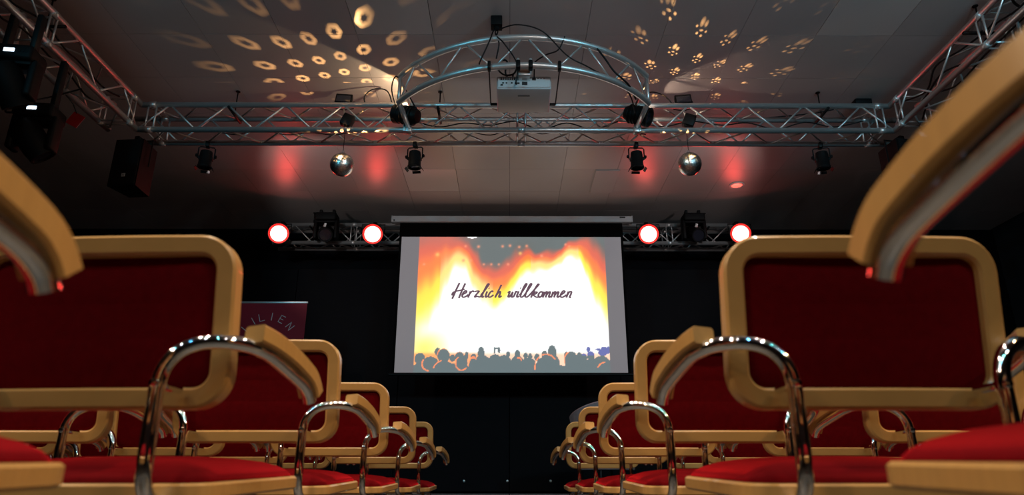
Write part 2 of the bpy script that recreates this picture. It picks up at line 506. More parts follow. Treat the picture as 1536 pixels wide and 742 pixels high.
for sx in (-1, 1):
    MB().box((sx * 0.255, 0.012, 0.0), (0.024, 0.06, 0.062), bevel=0.006).build('rod_clamp', 'black_metal', pm)
    MB().tube([(sx * 0.255, 0.012, -0.03), (sx * 0.255, 0.50, -0.02)], 0.0055, 6).build('support_rod', 'black_metal', pm)
MB().tube([(-0.255, 0.50, -0.02), (0.255, 0.50, -0.02)], 0.011, 8).build('cross_bar', 'black_metal', pm)

# ------------------------------------------------------------------ cables
ncab = [0]
def cable(label, pts, r=0.0055, group=None):
    o = MB().tube(catmull(pts, 6), r, 6).build('cable', 'cable_rubber')
    return tag(o, label, 'cable', group)
# ceiling outlet box and the leads that drop from it
q = at_z(745, 28, CEIL)
ob = thing('outlet_box', 'black junction box on the ceiling above the projector', 'outlet', (q.x, q.y, CEIL))
MB().box((0, 0, -0.04), (0.085, 0.085, 0.08), bevel=0.006).build('housing', 'black_plastic', ob)
MB().lathe([(0.02, 0), (0.022, 0.02), (0.012, 0.03)], origin=(0, 0, -0.075), axis=(0, 0, -1), seg=12).build('gland', 'black_plastic', ob)
bx_, by_ = q.x, q.y
PB = PJ + Vector((0, -0.006, 0))
cable('black lead from the ceiling box plugged into the back of the projector', [(bx_ - .01, by_, 3.66), (bx_ + .0, by_ - .05, 3.57), (bx_ + .06, by_ - .12, 3.45), (PB.x - 0.05, PB.y - .10, 3.35), (PB.x - 0.06, PB.y - .06, 3.22), (PB.x - 0.05, PB.y, PB.z + 0.045)])
cable('black lead looping from the ceiling box down to the arch clamp', [(bx_ - .02, by_, 3.66), (bx_ - .03, by_ - .04, 3.6), (bx_ - .05, by_ - .08, 3.5), (bx_ - .11, 4.25, 3.36), (bx_ - .12, 4.22, 3.3)])
cable('black lead hanging straight down from the ceiling box', [(bx_ + .01, by_ + .02, 3.66), (bx_, by_ - .02, 3.58), (bx_ + .02, by_ - .05, 3.5), (bx_ - .0, 4.3, 3.4)])
cable('black lead running from the ceiling box across the arch toward the mirror ball', [(bx_ + .03, by_, 3.67), (bx_ + .16, by_ - .1, 3.63), (0.24, 4.22, 3.58), (0.42, 4.26, 3.40), (0.60, 4.36, 3.36), (0.9, 4.6, 3.33), (1.02, 4.9, 3.3)])
cable('coiled black lead bundled beside the projector', [(PB.x - .17 + .055 * math.cos(t * 1.1) + .01 * t, PB.y - .06 + .012 * t, PB.z + .16 + .055 * math.sin(t * 1.1)) for t in range(16)], 0.007)
cable('short black power lead arching up from the projector socket', [(PB.x + 0.075, PB.y - .002, PB.z + 0.08), (PB.x + .075, PB.y - .05, PB.z + .12), (PB.x + .08, PB.y - .05, PB.z + .19), (PB.x + .16, PB.y - .10, PB.z + .22), (PB.x + .25, PB.y - .12, PB.z + .25), (PB.x + .30, PB.y - .13, PB.z + .36)])
cable('thick black cable draped over the arch near its end', [(0.52, 4.34, 3.58), (0.62, 4.36, 3.57), (0.70, 4.37, 3.47), (0.78, 4.40, 3.36), (0.90, 4.5, 3.31), (1.0, 4.75, 3.34)], 0.008)
def drape(label, x0, x1, y, z, n, sag, seedv, r=0.006):
    rnd = random.Random(seedv)
    pts = []
    for k in range(n + 1):
        t = k / n
        pts.append((x0 + (x1 - x0) * t, y + rnd.uniform(-.03, .03), z + (0.0 if k % 2 == 0 else -sag) + rnd.uniform(-.012, .012)))
    return cable(label, pts, r)
drape('black cable sagging inside the long truss under the projector', -0.85, 0.95, YM + .12, RIG_B + .15, 8, .06, 3)
drape('thin black cable lying inside the long truss between left mirror ball and arch', -2.6, -0.9, YM + .15, RIG_B + .07, 8, .03, 4, .005)
drape('black cable lying inside the long truss beyond the mirror ball beside the red glow', 1.1, 3.1, YM + .13, RIG_B + .16, 8, .05, 5)
drape('black cable threaded low through the long truss beneath the projector', -0.4, 1.2, YM + .17, RIG_B + .10, 7, .05, 6, .005)
for k, (dx, lab) in enumerate(((0.06, 'uppermost of the black cables strung along the cable-laden side truss'), (0.10, 'black cable strung along the middle of the cable-laden side truss'), (0.16, 'lowest of the black cables strung along the cable-laden side truss'))):
    pts = [(XR + dx + 0.04 * math.sin(2.1 * j + k), 5.1 - 0.27 * j, RIG_B + 0.19 - 0.055 * k + 0.035 * math.cos(2.7 * j + 2 * k)) for j in range(11)]
    cable(lab, pts, 0.0075)
cable('tangle of black cable coiled in the side truss', [(XR + .10 + .09 * math.cos(1.3 * j), 3.7 + .10 * math.sin(1.3 * j) - .02 * j, RIG_B + .12 + .02 * (j % 3)) for j in range(16)], 0.009)
cable('black lead sloping along the ceiling to the truss corner', [(1.95 + .0, 5.6, 3.62), (2.4, 5.55, 3.64), (2.8, 5.5, 3.66), (3.1, 5.45, 3.71), (3.18, 5.45, 3.73)], 0.007)
for k, (dx, lab) in enumerate(((-0.08, 'uppermost black cable looped along the truss above the moving-head lamps'), (-0.16, 'lower black cable looped along the truss above the moving-head lamps'))):
    pts = [(XL + dx + 0.04 * math.sin(2.3 * j + k), 5.0 - 0.25 * j, RIG_B + 0.16 - 0.09 * k + 0.04 * math.cos(2.9 * j + k)) for j in range(11)]
    cable(lab, pts, 0.0075)
cable('black lead hanging in a loop beside the moving-head lamps', [(-3.30, 4.6, RIG_B + .02), (-3.46, 4.5, RIG_B - .12), (-3.55, 4.3, RIG_B - .30), (-3.50, 4.2, RIG_B - .42), (-3.40, 4.2, RIG_B - .42)], 0.007)
oc = MB().box((3.2, 5.45, CEIL - 0.03), (0.15, 0.10, 0.05), bevel=0.008).build('cable_outlet', 'black_plastic')
tag(oc, 'flat black cable outlet on the ceiling above the truss corner', 'outlet')
cable('looped black lead standing above the truss beside the arch foot', [(-1.25, YM + .05, RIG_T + .0), (-1.27, YM + .03, RIG_T + .10), (-1.20, YM + .02, RIG_T + .17), (-1.08, YM + .02, RIG_T + .16), (-1.03, YM + .04, RIG_T + .05), (-1.02, YM + .1, RIG_T - .05)], 0.006)
cable('black lead bowed up out of the arch foot beside the warm glow', [(-0.95, YM - .03, RIG_T - .1), (-0.99, YM - .2, RIG_T + .02), (-0.93, YM - .35, RIG_T + .06), (-0.86, YM - .2, RIG_T + .0), (-0.78, YM - .1, RIG_T - .12)], 0.006)
cable('black lead bowed out of the arch foot beside the flood lamp', [(1.12, YM - .2, RIG_T - .06), (1.2, YM - .12, RIG_T + .06), (1.33, YM - .05, RIG_T + .07), (1.43, YM + .0, RIG_T - .01)], 0.006)

# ------------------------------------------------------------------ lamps on the rig
def par_can():
    t = thing('par_can', '', 'stage lamp', (0, 0, 0), 0, 'small black spotlights hung under the long truss')
    b = MB().lathe([(0.03, 0.0), (0.05, -0.004), (0.054, -0.03), (0.056, -0.135), (0.060, -0.14), (0.060, -0.155), (0.048, -0.155), (0.046, -0.14), (0.001, -0.138)], origin=(0, 0, -0.03), seg=18).build('body', 'black_metal', t)
    MB().box((0, 0.0, -0.10), (0.118, 0.05, 0.03), bevel=0.004).build('cooling_ring', 'black_metal', b)
    MB().lathe([(0.001, 0), (0.046, 0.002), (0.046, 0.006), (0.001, 0.006)], origin=(0, 0, -0.176), seg=18).build('lens', 'lens_glass', b)
    y = MB()
    y.tube([(-0.068, 0, -0.10), (-0.068, 0, 0.0), (-0.055, 0, 0.012), (0.055, 0, 0.012), (0.068, 0, 0.0), (0.068, 0, -0.10)], 0.006, 6)
    yo = y.build('yoke', 'black_metal', t)
    for sx in (-1, 1):
        MB().lathe([(0.013, 0), (0.015, 0.004), (0.015, 0.016), (0.008, 0.02)], origin=(sx * 0.068, 0, -0.075), axis=(sx, 0, 0), seg=10).build('knob', 'black_plastic', yo)
    MB().box((0, 0, 0.035), (0.035, 0.066, 0.05), bevel=0.008).build('clamp', 'black_metal', t)
    for sx, sy in ((-1, 0), (1, 0), (0, -1), (0, 1)):
        q_ = Quaternion((0, 1, 0), sx * -0.9) @ Quaternion((1, 0, 0), sy * 0.9)
        MB().box((sx * 0.068, sy * 0.068, -0.196), (0.075 if sy else 0.004, 0.004 if sy else 0.075, 0.024), rot=Quaternion((0, 1, 0), -sx * 0.7) @ Quaternion((1, 0, 0), sy * 0.7)).build('barn_door', 'black_metal', t, smooth=False)
    return t
pc = par_can()
spots = ((-2.67, 'black spotlight with barn doors hung under the long truss near the loudspeaker'),
         (-0.835, 'black spotlight with barn doors under the arch foot nearer the glowing-pattern ceiling'),
         (1.118, 'black spotlight with barn doors hung between the arch foot and the gold-lit mirror ball'),
         (2.754, 'black spotlight with barn doors near the truss corner with the sloping cable'))
for i, (x, lab) in enumerate(spots):
    o = pc if i == 0 else copy_tree(pc)
    o.location = (x, YM + SQ, RIG_B - 0.055)
    o.rotation_euler = (0.0, 0, random.uniform(-.3, .3))
    o['label'] = lab

def flood(label, x, ry):
    t = thing('flood_lamp', label, 'stage lamp', (x, YM + 0.10, RIG_T - 0.02), 0, 'flat black flood lamps standing on the long truss')
    MB().box((0, -0.03, 0.12), (0.145, 0.045, 0.105), rot=Quaternion((1, 0, 0), -0.35), bevel=0.008).build('housing', 'black_metal', t)
    MB().box((0, -0.068, 0.106), (0.12, 0.004, 0.08), rot=Quaternion((1, 0, 0), -0.35)).build('glass', 'lens_glass', t, smooth=False)
    MB().tube([(-0.082, 0, 0.12), (-0.082, 0, 0.05), (0.0, 0, 0.03), (0.082, 0, 0.05), (0.082, 0, 0.12)], 0.005, 6).build('bracket', 'black_metal', t)
    MB().tube([(0, 0, 0.04), (0.02, 0, -0.06)], 0.009, 8).build('stem', 'aluminium', t)
    MB().box((0.04, 0.01, -0.07), (0.10, 0.08, 0.11), rot=Quaternion((0, 1, 0), 0.4), bevel=0.012).build('driver_box', 'black_metal', t)
    t.rotation_euler = (0, 0, ry)
    return t
flood('flat black flood lamp standing on the truss above the mirror ball with blue glints', -1.46, 0.1)
flood('flat black flood lamp standing on the truss above the gold-lit mirror ball', 1.53, -0.15)

def beam_lamp(label, x, aim):
    """short LED projector clamped at the arch foot, pointing outward"""
    t = thing('beam_lamp', label, 'stage lamp', (x, YM - 0.06, RIG_B + 0.11), 0, 'black projector lamps at the feet of the arch')
    ax = Vector(aim).normalized()
    MB().lathe([(0.02, -0.13), (0.055, -0.125), (0.072, -0.09), (0.075, 0.05), (0.082, 0.055), (0.082, 0.10), (0.066, 0.10), (0.06, 0.06), (0.001, 0.055)], axis=ax, seg=20).build('body', 'black_metal', t)
    MB().lathe([(0.001, 0.07), (0.062, 0.072), (0.062, 0.078), (0.001, 0.078)], axis=ax, seg=20).build('lens', 'lens_glass', t)
    for k in range(4):
        MB().lathe([(0.07, -0.085 + 0.03 * k), (0.083, -0.083 + 0.03 * k), (0.083, -0.074 + 0.03 * k), (0.07, -0.072 + 0.03 * k)], axis=ax, seg=20).build('cooling_fin', 'black_metal', t)
    MB().tube([(0, -0.095, 0), (0, -0.06, -0.09), (0, 0.05, -0.1), (0, 0.095, 0)], 0.007, 6).build('yoke', 'black_metal', t)
    MB().box((0, 0.055, -0.105), (0.04, 0.07, 0.07), bevel=0.01).build('clamp', 'aluminium', t)
    return t
BL = Vector((-0.89, YM - 0.06, RIG_B + 0.11))
BR = Vector((1.10, YM - 0.06, RIG_B + 0.11))
beam_lamp('black projector lamp clamped at the arch foot beside the blue-glinting mirror ball', BL.x, (-0.8, 0.25, 0.25))
beam_lamp('black projector lamp clamped at the arch foot beside the gold-lit mirror ball', BR.x, (0.75, -0.35, -0.4))

# ------------------------------------------------------------------ mirror balls
def ball(label, pos, r):
    t = thing('mirror_ball', label, 'mirror ball', pos, 0, 'mirror balls under the long truss')
    nl = 26
    v, f = [], []
    rnd = random.Random(int(pos[0] * 100))
    for i in range(nl):
        a0, a1 = math.pi * i / nl, math.pi * (i + 1) / nl
        am = (a0 + a1) / 2
        n = max(4, int(2 * nl * math.sin(am)))
        for k in range(n):
            b0, b1 = 2 * math.pi * (k + .05) / n, 2 * math.pi * (k + .95) / n
            bmid = (b0 + b1) / 2
            nn = Vector((math.sin(am) * math.cos(bmid), math.sin(am) * math.sin(bmid), math.cos(am)))
            tilt = Vector((rnd.gauss(0, .035), rnd.gauss(0, .035), rnd.gauss(0, .035)))
            nt_ = (nn + tilt).normalized()
            o = len(v)
            for aa, bb in ((a0 + .006, b0), (a0 + .006, b1), (a1 - .006, b1), (a1 - .006, b0)):
                p = Vector((math.sin(aa) * math.cos(bb), math.sin(aa) * math.sin(bb), math.cos(aa))) * r
                c = nn * r
                p = p - nt_ * (p - c).dot(nt_) * 0.9
                v.append(tuple(p))
            f.append((o, o + 1, o + 2, o + 3))
    core = MB()
    prof = [(r * 0.965 * math.sin(math.pi * k / 16) + 0.0005, -r * 0.965 * math.cos(math.pi * k / 16)) for k in range(17)]
    core.lathe(prof, seg=28)
    co = core.build('ball_core', 'black_plastic', t)
    mb = MB()
    mb.v, mb.f = v, f
    me = bpy.data.meshes.new('mirror_facets')
    me.from_pydata(v, [], f)
    me.materials.append(MATS['mirror'])
    fo = link('mirror_facets', me, co)
    fo['kind'] = 'stuff'
    MB().lathe([(0.012, r - .006), (0.018, r), (0.018, r + .010), (0.006, r + .012)], seg=12).build('cap', 'chrome', t)
    MB().tube([(0.011 * math.cos(a * .5236), 0, r + .022 + .011 * math.sin(a * .5236)) for a in range(13)], 0.0022, 6, cap=False).build('ring', 'chrome', t)
    MB().tube([(0, 0, r + .03), (0, 0, RIG_B + 0.10 - pos[2])], 0.0028, 6).build('cord', 'black_plastic', t)
    MB().lathe([(0.012, 0), (0.02, 0.01), (0.02, 0.06), (0.01, 0.065)], origin=(0, 0, RIG_B + 0.09 - pos[2]), seg=10).build('motor', 'black_plastic', t)
    return t
B1 = at_y(513, 247, 5.30)
B2 = at_y(1034.5, 246, 5.30)
ball('small mirror ball with blue glints hung beside the dotted warm ceiling pattern', B1, 0.101)
ball('small mirror ball lit gold from above, on the truss side with the recessed downlight', B2, 0.101)

lamp('ball_fill_spot', 'SPOT', (-0.55, 4.3, 3.28), B1, (1.0, 0.88, 0.70), 7, 0.03, 14, 0.3)  # extra spots added in front to brighten the mirror balls
lamp('ball_fill_spot', 'SPOT', (0.75, 4.3, 3.28), B2, (1.0, 0.84, 0.60), 9, 0.03, 14, 0.3)
# light thrown back up by the mirror balls: added point lights stand in for the facet reflections, patterned by direction
def gobo(name, pos, color, power, spacing, rot, kind, off):
    d = bpy.data.lights.new(name, 'POINT')
    d.color = color
    d.energy = power
    d.shadow_soft_size = 0.0
    o = bpy.data.objects.new(name, d)
    COL.objects.link(o)
    o.location = pos
    d.use_nodes = True
    nt = d.node_tree
    N, L = nt.nodes, nt.links
    em = N['Emission']
    def m(op, a, b=None, c=None, clamp=False):
        n = N.new('ShaderNodeMath')
        n.operation = op
        n.use_clamp = clamp
        for i, val in enumerate((a, b, c)):
            if val is None:
                continue
            if isinstance(val, (int, float)):
                n.inputs[i].default_value = val
            else:
                L.new(val, n.inputs[i])
        return n.outputs[0]
    tc = N.new('ShaderNodeTexCoord')
    sp = N.new('ShaderNodeSeparateXYZ')
    L.new(tc.outputs['Normal'], sp.inputs[0])
    x, y, z = sp.outputs
    # polar angle from the vertical, azimuth kept: equidistant map (sign of the vector cancels)
    qx, qy = m('DIVIDE', x, z), m('DIVIDE', y, z)
    r2 = m('ADD', m('MULTIPLY', qx, qx), m('MULTIPLY', qy, qy))
    rr = m('SQRT', m('ADD', r2, 1e-6))
    th = m('ARCTANGENT', rr)
    k = m('DIVIDE', th, rr)
    ex, ey = m('MULTIPLY', qx, k), m('MULTIPLY', qy, k)
    c, s = math.cos(rot), math.sin(rot)
    gx = m('ADD', m('MULTIPLY', ex, c / spacing), m('MULTIPLY', ey, s / spacing))
    gy = m('ADD', m('MULTIPLY', ex, -s / spacing), m('MULTIPLY', ey, c / spacing))
    gx = m('ADD', gx, off[0] + 20)
    gy = m('ADD', gy, off[1] + 20)
    # rows offset against each other
    row = m('FLOOR', gy)
    gx = m('ADD', gx, m('MULTIPLY', row, 0.37))
    fx = m('SUBTRACT', m('FRACT', gx), 0.5)
    fy = m('SUBTRACT', m('FRACT', gy), 0.5)
    fr = m('SQRT', m('ADD', m('MULTIPLY', fx, fx), m('MULTIPLY', fy, fy)))
    cell = N.new('ShaderNodeCombineXYZ')
    L.new(m('FLOOR', gx), cell.inputs[0])
    L.new(row, cell.inputs[1])
    wn = N.new('ShaderNodeTexWhiteNoise')
    L.new(cell.outputs[0], wn.inputs['Vector'])
    an = m('ARCTAN2', fy, fx)
    if kind == 'ring':
        wob = m('MULTIPLY', m('SINE', m('ADD', m('MULTIPLY', an, 6), m('MULTIPLY', wn.outputs[0], 6))), 0.010)
        dd = m('ABSOLUTE', m('SUBTRACT', m('ADD', fr, wob), 0.17))
        v = m('SUBTRACT', 1.0, m('DIVIDE', dd, 0.11), clamp=True)
    else:
        tn = m('MULTIPLY', m('SUBTRACT', wn.outputs[0], 0.5), 0.9)
        cs_, sn_ = m('COSINE', tn), m('SINE', tn)
        fx, fy = m('SUBTRACT', m('MULTIPLY', fx, cs_), m('MULTIPLY', fy, sn_)), m('ADD', m('MULTIPLY', fx, sn_), m('MULTIPLY', fy, cs_))
        v = None
        for bx, by, br, st in ((-.05, -.15, .075, .55), (.07, -.12, .06, .6), (-.17, -.04, .045, 1.0), (.0, .06, .07, 1.7), (.15, .08, .045, 1.0), (-.10, .15, .05, 1.0), (.05, .21, .05, 1.0)):
            ax_, ay_ = m('SUBTRACT', fx, bx), m('MULTIPLY', m('SUBTRACT', fy, by), st)
            d_ = m('SQRT', m('ADD', m('MULTIPLY', ax_, ax_), m('MULTIPLY', ay_, ay_)))
            one = m('SUBTRACT', 1.4, m('DIVIDE', d_, br / 1.4), clamp=True)
            v = one if v is None else m('MAXIMUM', v, one)
    v = m('POWER', v, 0.8)
    v = m('MULTIPLY', v, m('ADD', m('MULTIPLY', wn.outputs[0], 0.45), 0.5))
    # the ball only throws light up and within a cone
    fade = m('SUBTRACT', 1.0, m('MULTIPLY', m('SUBTRACT', th, 0.75), 2.2), clamp=True)
    v = m('MULTIPLY', v, fade)
    back = m('SUBTRACT', 1.0, m('MULTIPLY', m('SUBTRACT', ey, 0.12), 3.5), clamp=True)
    v = m('MULTIPLY', v, back)
    L.new(v, em.inputs['Strength'])
    em.inputs['Color'].default_value = (*color, 1)
    return o
GOLD = (1.0, 0.72, 0.43)
gobo('mirror_ball_glints', (B1.x, B1.y - 0.125, B1.z + 0.06), GOLD, 85, 0.27, R(-16), 'ring', (0.1, 0.3))
gobo('mirror_ball_glints', (B2.x, B2.y - 0.125, B2.z + 0.06), GOLD, 90, 0.30, R(20), 'cluster', (0.4, 0.1))
# beams of the two projector lamps, grazing the ceiling
p = Vector((-0.86, 5.12, CAM_H + 3.12))
lamp('beam_light', 'SPOT', p, p + Vector((-0.91, 0.41, -0.03)), GOLD, 20, 0.01, 130, 0.08)
p = Vector((1.12, 5.13, CAM_H + 3.07))
lamp('beam_light', 'SPOT', p, p + Vector((0.97, 0.24, -0.04)), (1.0, 0.74, 0.56), 26, 0.01, 96, 0.08)

# ------------------------------------------------------------------ moving heads
def moving_head(label, pos, rz, head_rot, lcd=True, group='black moving-head lamps under the side trusses'):
    reach = max(0.05, RIG_B - pos[2] - 0.05)
    t = thing('moving_head', label, 'stage lamp', pos, rz, group)
    b = MB().box((0, 0, 0.0), (0.26, 0.20, 0.10), bevel=0.02, seg=3).build('base', 'black_plastic', t)
    if lcd:
        MB().box((0.0, -0.1015, 0.0), (0.062, 0.004, 0.026), bevel=0.002, seg=1).build('display', 'lcd', b)
        for k in range(3):
            MB().lathe([(0.006, 0), (0.006, 0.004), (0.002, 0.005)], origin=(0.06 + 0.02 * k, -0.10, -0.005), axis=(0, -1, 0), seg=8).build('button', 'black_metal', b)
    for sx in (-1, 1):
        MB().box((sx * 0.125, 0, -0.15), (0.045, 0.11, 0.25), bevel=0.016, seg=3).build('yoke_arm', 'black_plastic', t)
    MB().box((0, 0, -0.058), (0.24, 0.13, 0.03), bevel=0.01).build('yoke_bridge', 'black_plastic', t)
    ax = Vector(head_rot).normalized()
    h = MB().lathe([(0.03, -0.15), (0.075, -0.14), (0.095, -0.09), (0.095, 0.06), (0.088, 0.10), (0.088, 0.13), (0.074, 0.13), (0.07, 0.11), (0.001, 0.108)], origin=(0, 0, -0.20), axis=ax, seg=20).build('head', 'black_plastic', t)
    MB().lathe([(0.001, 0.112), (0.07, 0.116), (0.07, 0.12), (0.001, 0.12)], origin=(0, 0, -0.20), axis=ax, seg=20).build('lens', 'lens_glass', h)
    for sx in (-1, 1):
        MB().box((sx * 0.08, 0, 0.05 + reach / 2), (0.035, 0.06, reach + 0.02), bevel=0.008).build('clamp', 'black_metal', t)
    return t
moving_head('black moving-head lamp with lit display, farther from the stage of the pair', (-3.12, 3.72, CAM_H + 2.57), 0.15, (0.3, 0.5, -0.8))
moving_head('black moving-head lamp with lit display, nearer the loudspeaker of the pair', (-3.26, 4.20, CAM_H + 2.445), 0.1, (0.5, 0.3, -0.7))
moving_head('black moving-head lamp without lit display on the cable-laden side truss', (3.42, 3.25, CAM_H + 2.78), -0.1, (-0.3, 0.5, -0.8), lcd=False)
gf = thing('gel_frame', 'small red gel flap hanging below the moving-head lamp', 'gel', (-3.12, 4.36, CAM_H + 2.50))
MB().box((0, 0, 0), (0.10, 0.004, 0.10), rot=Quaternion((0, 1, 0), 0.5), bevel=0.001).build('gel_sheet', 'gel_red', gf, smooth=False)
MB().tube([(0.0, 0.0, 0.05), (-0.03, -0.02, 0.12), (-0.07, -0.06, 0.17)], 0.004, 6).build('arm', 'black_metal', gf)

# ------------------------------------------------------------------ loudspeakers
def speaker(label, pos, rz, plate=True):
    t = thing('loudspeaker', label, 'loudspeaker', pos, rz, 'black loudspeakers under the rig corners')
    def cab(w_, d0, d1, h):
        # trapezoid plan: wide front, narrower back
        pts = [(-w_, d0), (w_, d0), (w_ * 0.72, d1), (-w_ * 0.72, d1)]
        mb = MB()
        v = [(x, y, z) for z in (-h, h) for x, y in pts]
        mb.add(v, [(3, 2, 1, 0), (4, 5, 6, 7), (0, 1, 5, 4), (1, 2, 6, 5), (2, 3, 7, 6), (3, 0, 4, 7)])
        return mb
    cab(0.14, -0.115, 0.16, 0.235).build('cabinet', 'black_plastic', t, smooth=False)
    g = MB().box((0, -0.121, 0), (0.262, 0.014, 0.455), bevel=0.006).build('grille', 'black_metal', t)
    if plate:
        pl = MB().box((0.012, -0.130, -0.135), (0.036, 0.004, 0.034), bevel=0.001, seg=1).build('name_plate', 'plate_silver', g)
        for k in (-1, 1):
            MB().box((0.012 + 0.008 * k, -0.1325, -0.135), (0.004, 0.002, 0.022)).build('plate_mark', 'dark_port', pl, smooth=False)
    MB().tube([(-0.152, 0, 0.0), (-0.152, 0, 0.27), (0.152, 0, 0.27), (0.152, 0, 0.0)], 0.008, 6).build('yoke', 'black_metal', t)
    MB().box((0, 0, 0.29), (0.05, 0.07, 0.05), bevel=0.008).build('clamp', 'black_metal', t)
    return t
SPZ = CAM_H + 2.60
speaker('black loudspeaker with a pale square plate hung under the truss corner', (-3.24, 5.36, SPZ + 0.01), R(-6)).scale = (0.9, 0.9, 0.92)
speaker('black loudspeaker with its side lit red, under the cable-laden truss corner', (3.42, 5.36, SPZ), R(10), plate=False)

# ------------------------------------------------------------------ stage lamps facing the hall
YL = YS - 0.20
def led_par(label, px, py, yaw):
    p = at_y(px, py, YL)
    t = thing('led_par', label, 'stage lamp', p, 0, 'round lamps glowing red on the stage truss')
    ax = (Vector((0.0, -0.6, CAM_H + 0.5)) - Vector(p)).normalized()
    ax = (ax + Vector((yaw, 0, 0))).normalized()
    MB().lathe([(0.03, -0.17), (0.08, -0.16), (0.105, -0.11), (0.118, -0.02), (0.128, 0.0), (0.130, 0.027), (0.123, 0.027), (0.115, 0.0), (0.001, -0.004)], axis=ax, seg=28).build('housing', 'black_metal', t)
    l = MB().lathe([(0.001, 0.004), (0.098, 0.004), (0.098, 0.0), (0.001, 0.0)], axis=ax, seg=28).build('lens', 'led_red_core', t)
    MB().lathe([(0.099, 0.004), (0.106, 0.010), (0.120, 0.026), (0.121, 0.026), (0.116, 0.0), (0.099, -0.001), (0.099, 0.004)], axis=ax, seg=28, caps=False).build('halo_rim', 'led_red_halo', l)  # glowing rim paints the red halo around the lens
    MB().tube([(-0.14, 0, 0.0), (-0.14, 0.02, 0.13), (0.14, 0.02, 0.13), (0.14, 0, 0.0)], 0.007, 6).build('yoke', 'black_metal', t)
    MB().box((0.0, YS - YL - 0.03, 0.16), (0.05, 0.16, 0.07), bevel=0.008).build('clamp', 'black_metal', t)
    # the lamp's own beam toward the hall
    lamp('led_beam', 'SPOT', Vector(p) + ax * 0.08, Vector(p) + ax * 3, (1.0, 0.02, 0.012), 13, 0.09, 110, 0.8)
    return t
led_par('round lamp glowing red at the end of the stage truss above the banner', 418, 350, 0.0)
led_par('round lamp glowing red between the banner side fixture and the screen', 559, 351, 0.0)
led_par('round lamp glowing red right beside the screen on the side away from the banner', 973, 351, 0.0)
led_par('round lamp glowing red at the stage truss end away from the banner', 1111, 350, 0.0)
for px, lab in ((490, 'dark moving-head lamp on the stage truss between two red lamps, banner side'), (1040, 'dark moving-head lamp on the stage truss between two red lamps, side without banner')):
    p = at_y(px, 338, YS - 0.16)
    m_ = moving_head(lab, (p.x, YS - 0.16, RIG_B + SQ + 0.02), 0.0, (0.15, -0.7, -0.35), lcd=False, group='dark moving-head lamps on the stage truss')
    mark = MB().box((0.01, -0.104, -0.125), (0.03, 0.004, 0.05), rot=Quaternion((0, 1, 0), 0.25), bevel=0.001, seg=1).build('sticker', 'plate_silver', m_)

# ------------------------------------------------------------------ projection screen
YP = 7.90
c_tl, c_tr, c_br, c_bl = at_y(602, 354, YP), at_y(931, 354, YP), at_y(943, 558, YP), at_y(591, 558, YP)
SX0, SX1 = (c_tl.x + c_bl.x) / 2, (c_tr.x + c_br.x) / 2
SZ0, SZ1 = c_bl.z, c_tl.z
scx = (SX0 + SX1) / 2
SW = SX1 - SX0
ctop = at_y(768, 324, YP).z
cbot = at_y(768, 333, YP).z
scr = thing('projection_screen', 'roll-down projection screen showing a concert crowd and the words Herzlich willkommen', 'screen', (scx, YP, SZ0))
zz = lambda z: z - SZ0
cx0, cx1 = at_y(588, 328, YP).x - scx, at_y(948, 328, YP).x - scx
cs = MB().box(((cx0 + cx1) / 2, 0.03, zz((ctop + cbot) / 2)), (cx1 - cx0, 0.085, ctop - cbot), bevel=0.012, seg=3).build('roller_case', 'white_paint', scr)
for x in (cx0 + 0.001, cx1 - 0.001):
    MB().box((x, 0.03, zz((ctop + cbot) / 2)), (0.012, 0.09, ctop - cbot + 0.006), bevel=0.003).build('end_cap', 'white_paint', cs)
MB().lathe([(0.012, 0), (0.012, 0.003), (0.002, 0.004)], origin=(cx0 + 0.03, -0.0125, zz(cbot) + 0.02), axis=(0, -1, 0), seg=10).build('screw', 'dark_port', cs)
MB().box((cx1 - 0.12, -0.0135, zz(ctop) - 0.02), (0.07, 0.003, 0.018)).build('type_plate', 'dark_port', cs, smooth=False)
MB().box((0, 0.03, zz((cbot + SZ1) / 2)), (SW + 0.06, 0.004, cbot - SZ1 + 0.01)).build('black_drop', 'screen_black', scr, smooth=False)
MB().box((0, 0.03, zz((SZ0 + SZ1) / 2)), (SW + 0.06, 0.003, SZ1 - SZ0 + 0.004)).build('black_border', 'screen_black', scr, smooth=False)
MB().tube([(-SW / 2 - 0.06, 0.03, -0.02), (SW / 2 + 0.06, 0.03, -0.02)], 0.02, 10).build('bottom_bar', 'black_metal', scr)
MB().box((0, 0.0265, zz((SZ0 + SZ1) / 2)), (SW, 0.003, SZ1 - SZ0)).build('white_cloth', 'screen_white', scr, smooth=False)

for sx in (-1, 1):
    MB().box((sx * 1.05, 0.115, zz(cbot) + 0.02), (0.04, 0.17, 0.03), bevel=0.003).build('hanger', 'black_metal', scr)

# the projected picture, one colour per grid point, giving off light
def s2l(c):
    return tuple(((q / 255.0) / 12.92 if q <= 10 else (((q / 255.0) + 0.055) / 1.055) ** 2.4) for q in c)
def lerp(a, b, t):
    return tuple(x + (y - x) * t for x, y in zip(a, b))
def sm(a, b, x):
    t = min(1, max(0, (x - a) / (b - a)))
    return t * t * (3 - 2 * t)
def pw(tab, u):
    for (a, b), (c, d) in zip(tab, tab[1:]):
        if u <= c:
            return b + (d - b) * sm(a, c, u)
    return tab[-1][1]
WHITE_AT = [(0, .66), (.06, .58), (.11, .46), (.15, .32), (.20, .20), (.25, .24), (.30, .36), (.35, .47), (.40, .51), (.45, .48), (.50, .40), (.55, .30), (.60, .25), (.66, .235), (.71, .25), (.76, .20), (.82, .12), (.86, .16), (.90, .29), (.95, .46), (1, .60)]
DARK_AT = [(0, -.10), (.12, -.08), (.20, -.03), (.26, .04), (.31, .12), (.36, .20), (.42, .23), (.48, .18), (.53, .10), (.58, .06), (.63, .12), (.70, .12), (.76, .08), (.81, .02), (.88, -.01), (.95, .02), (1, .09)]
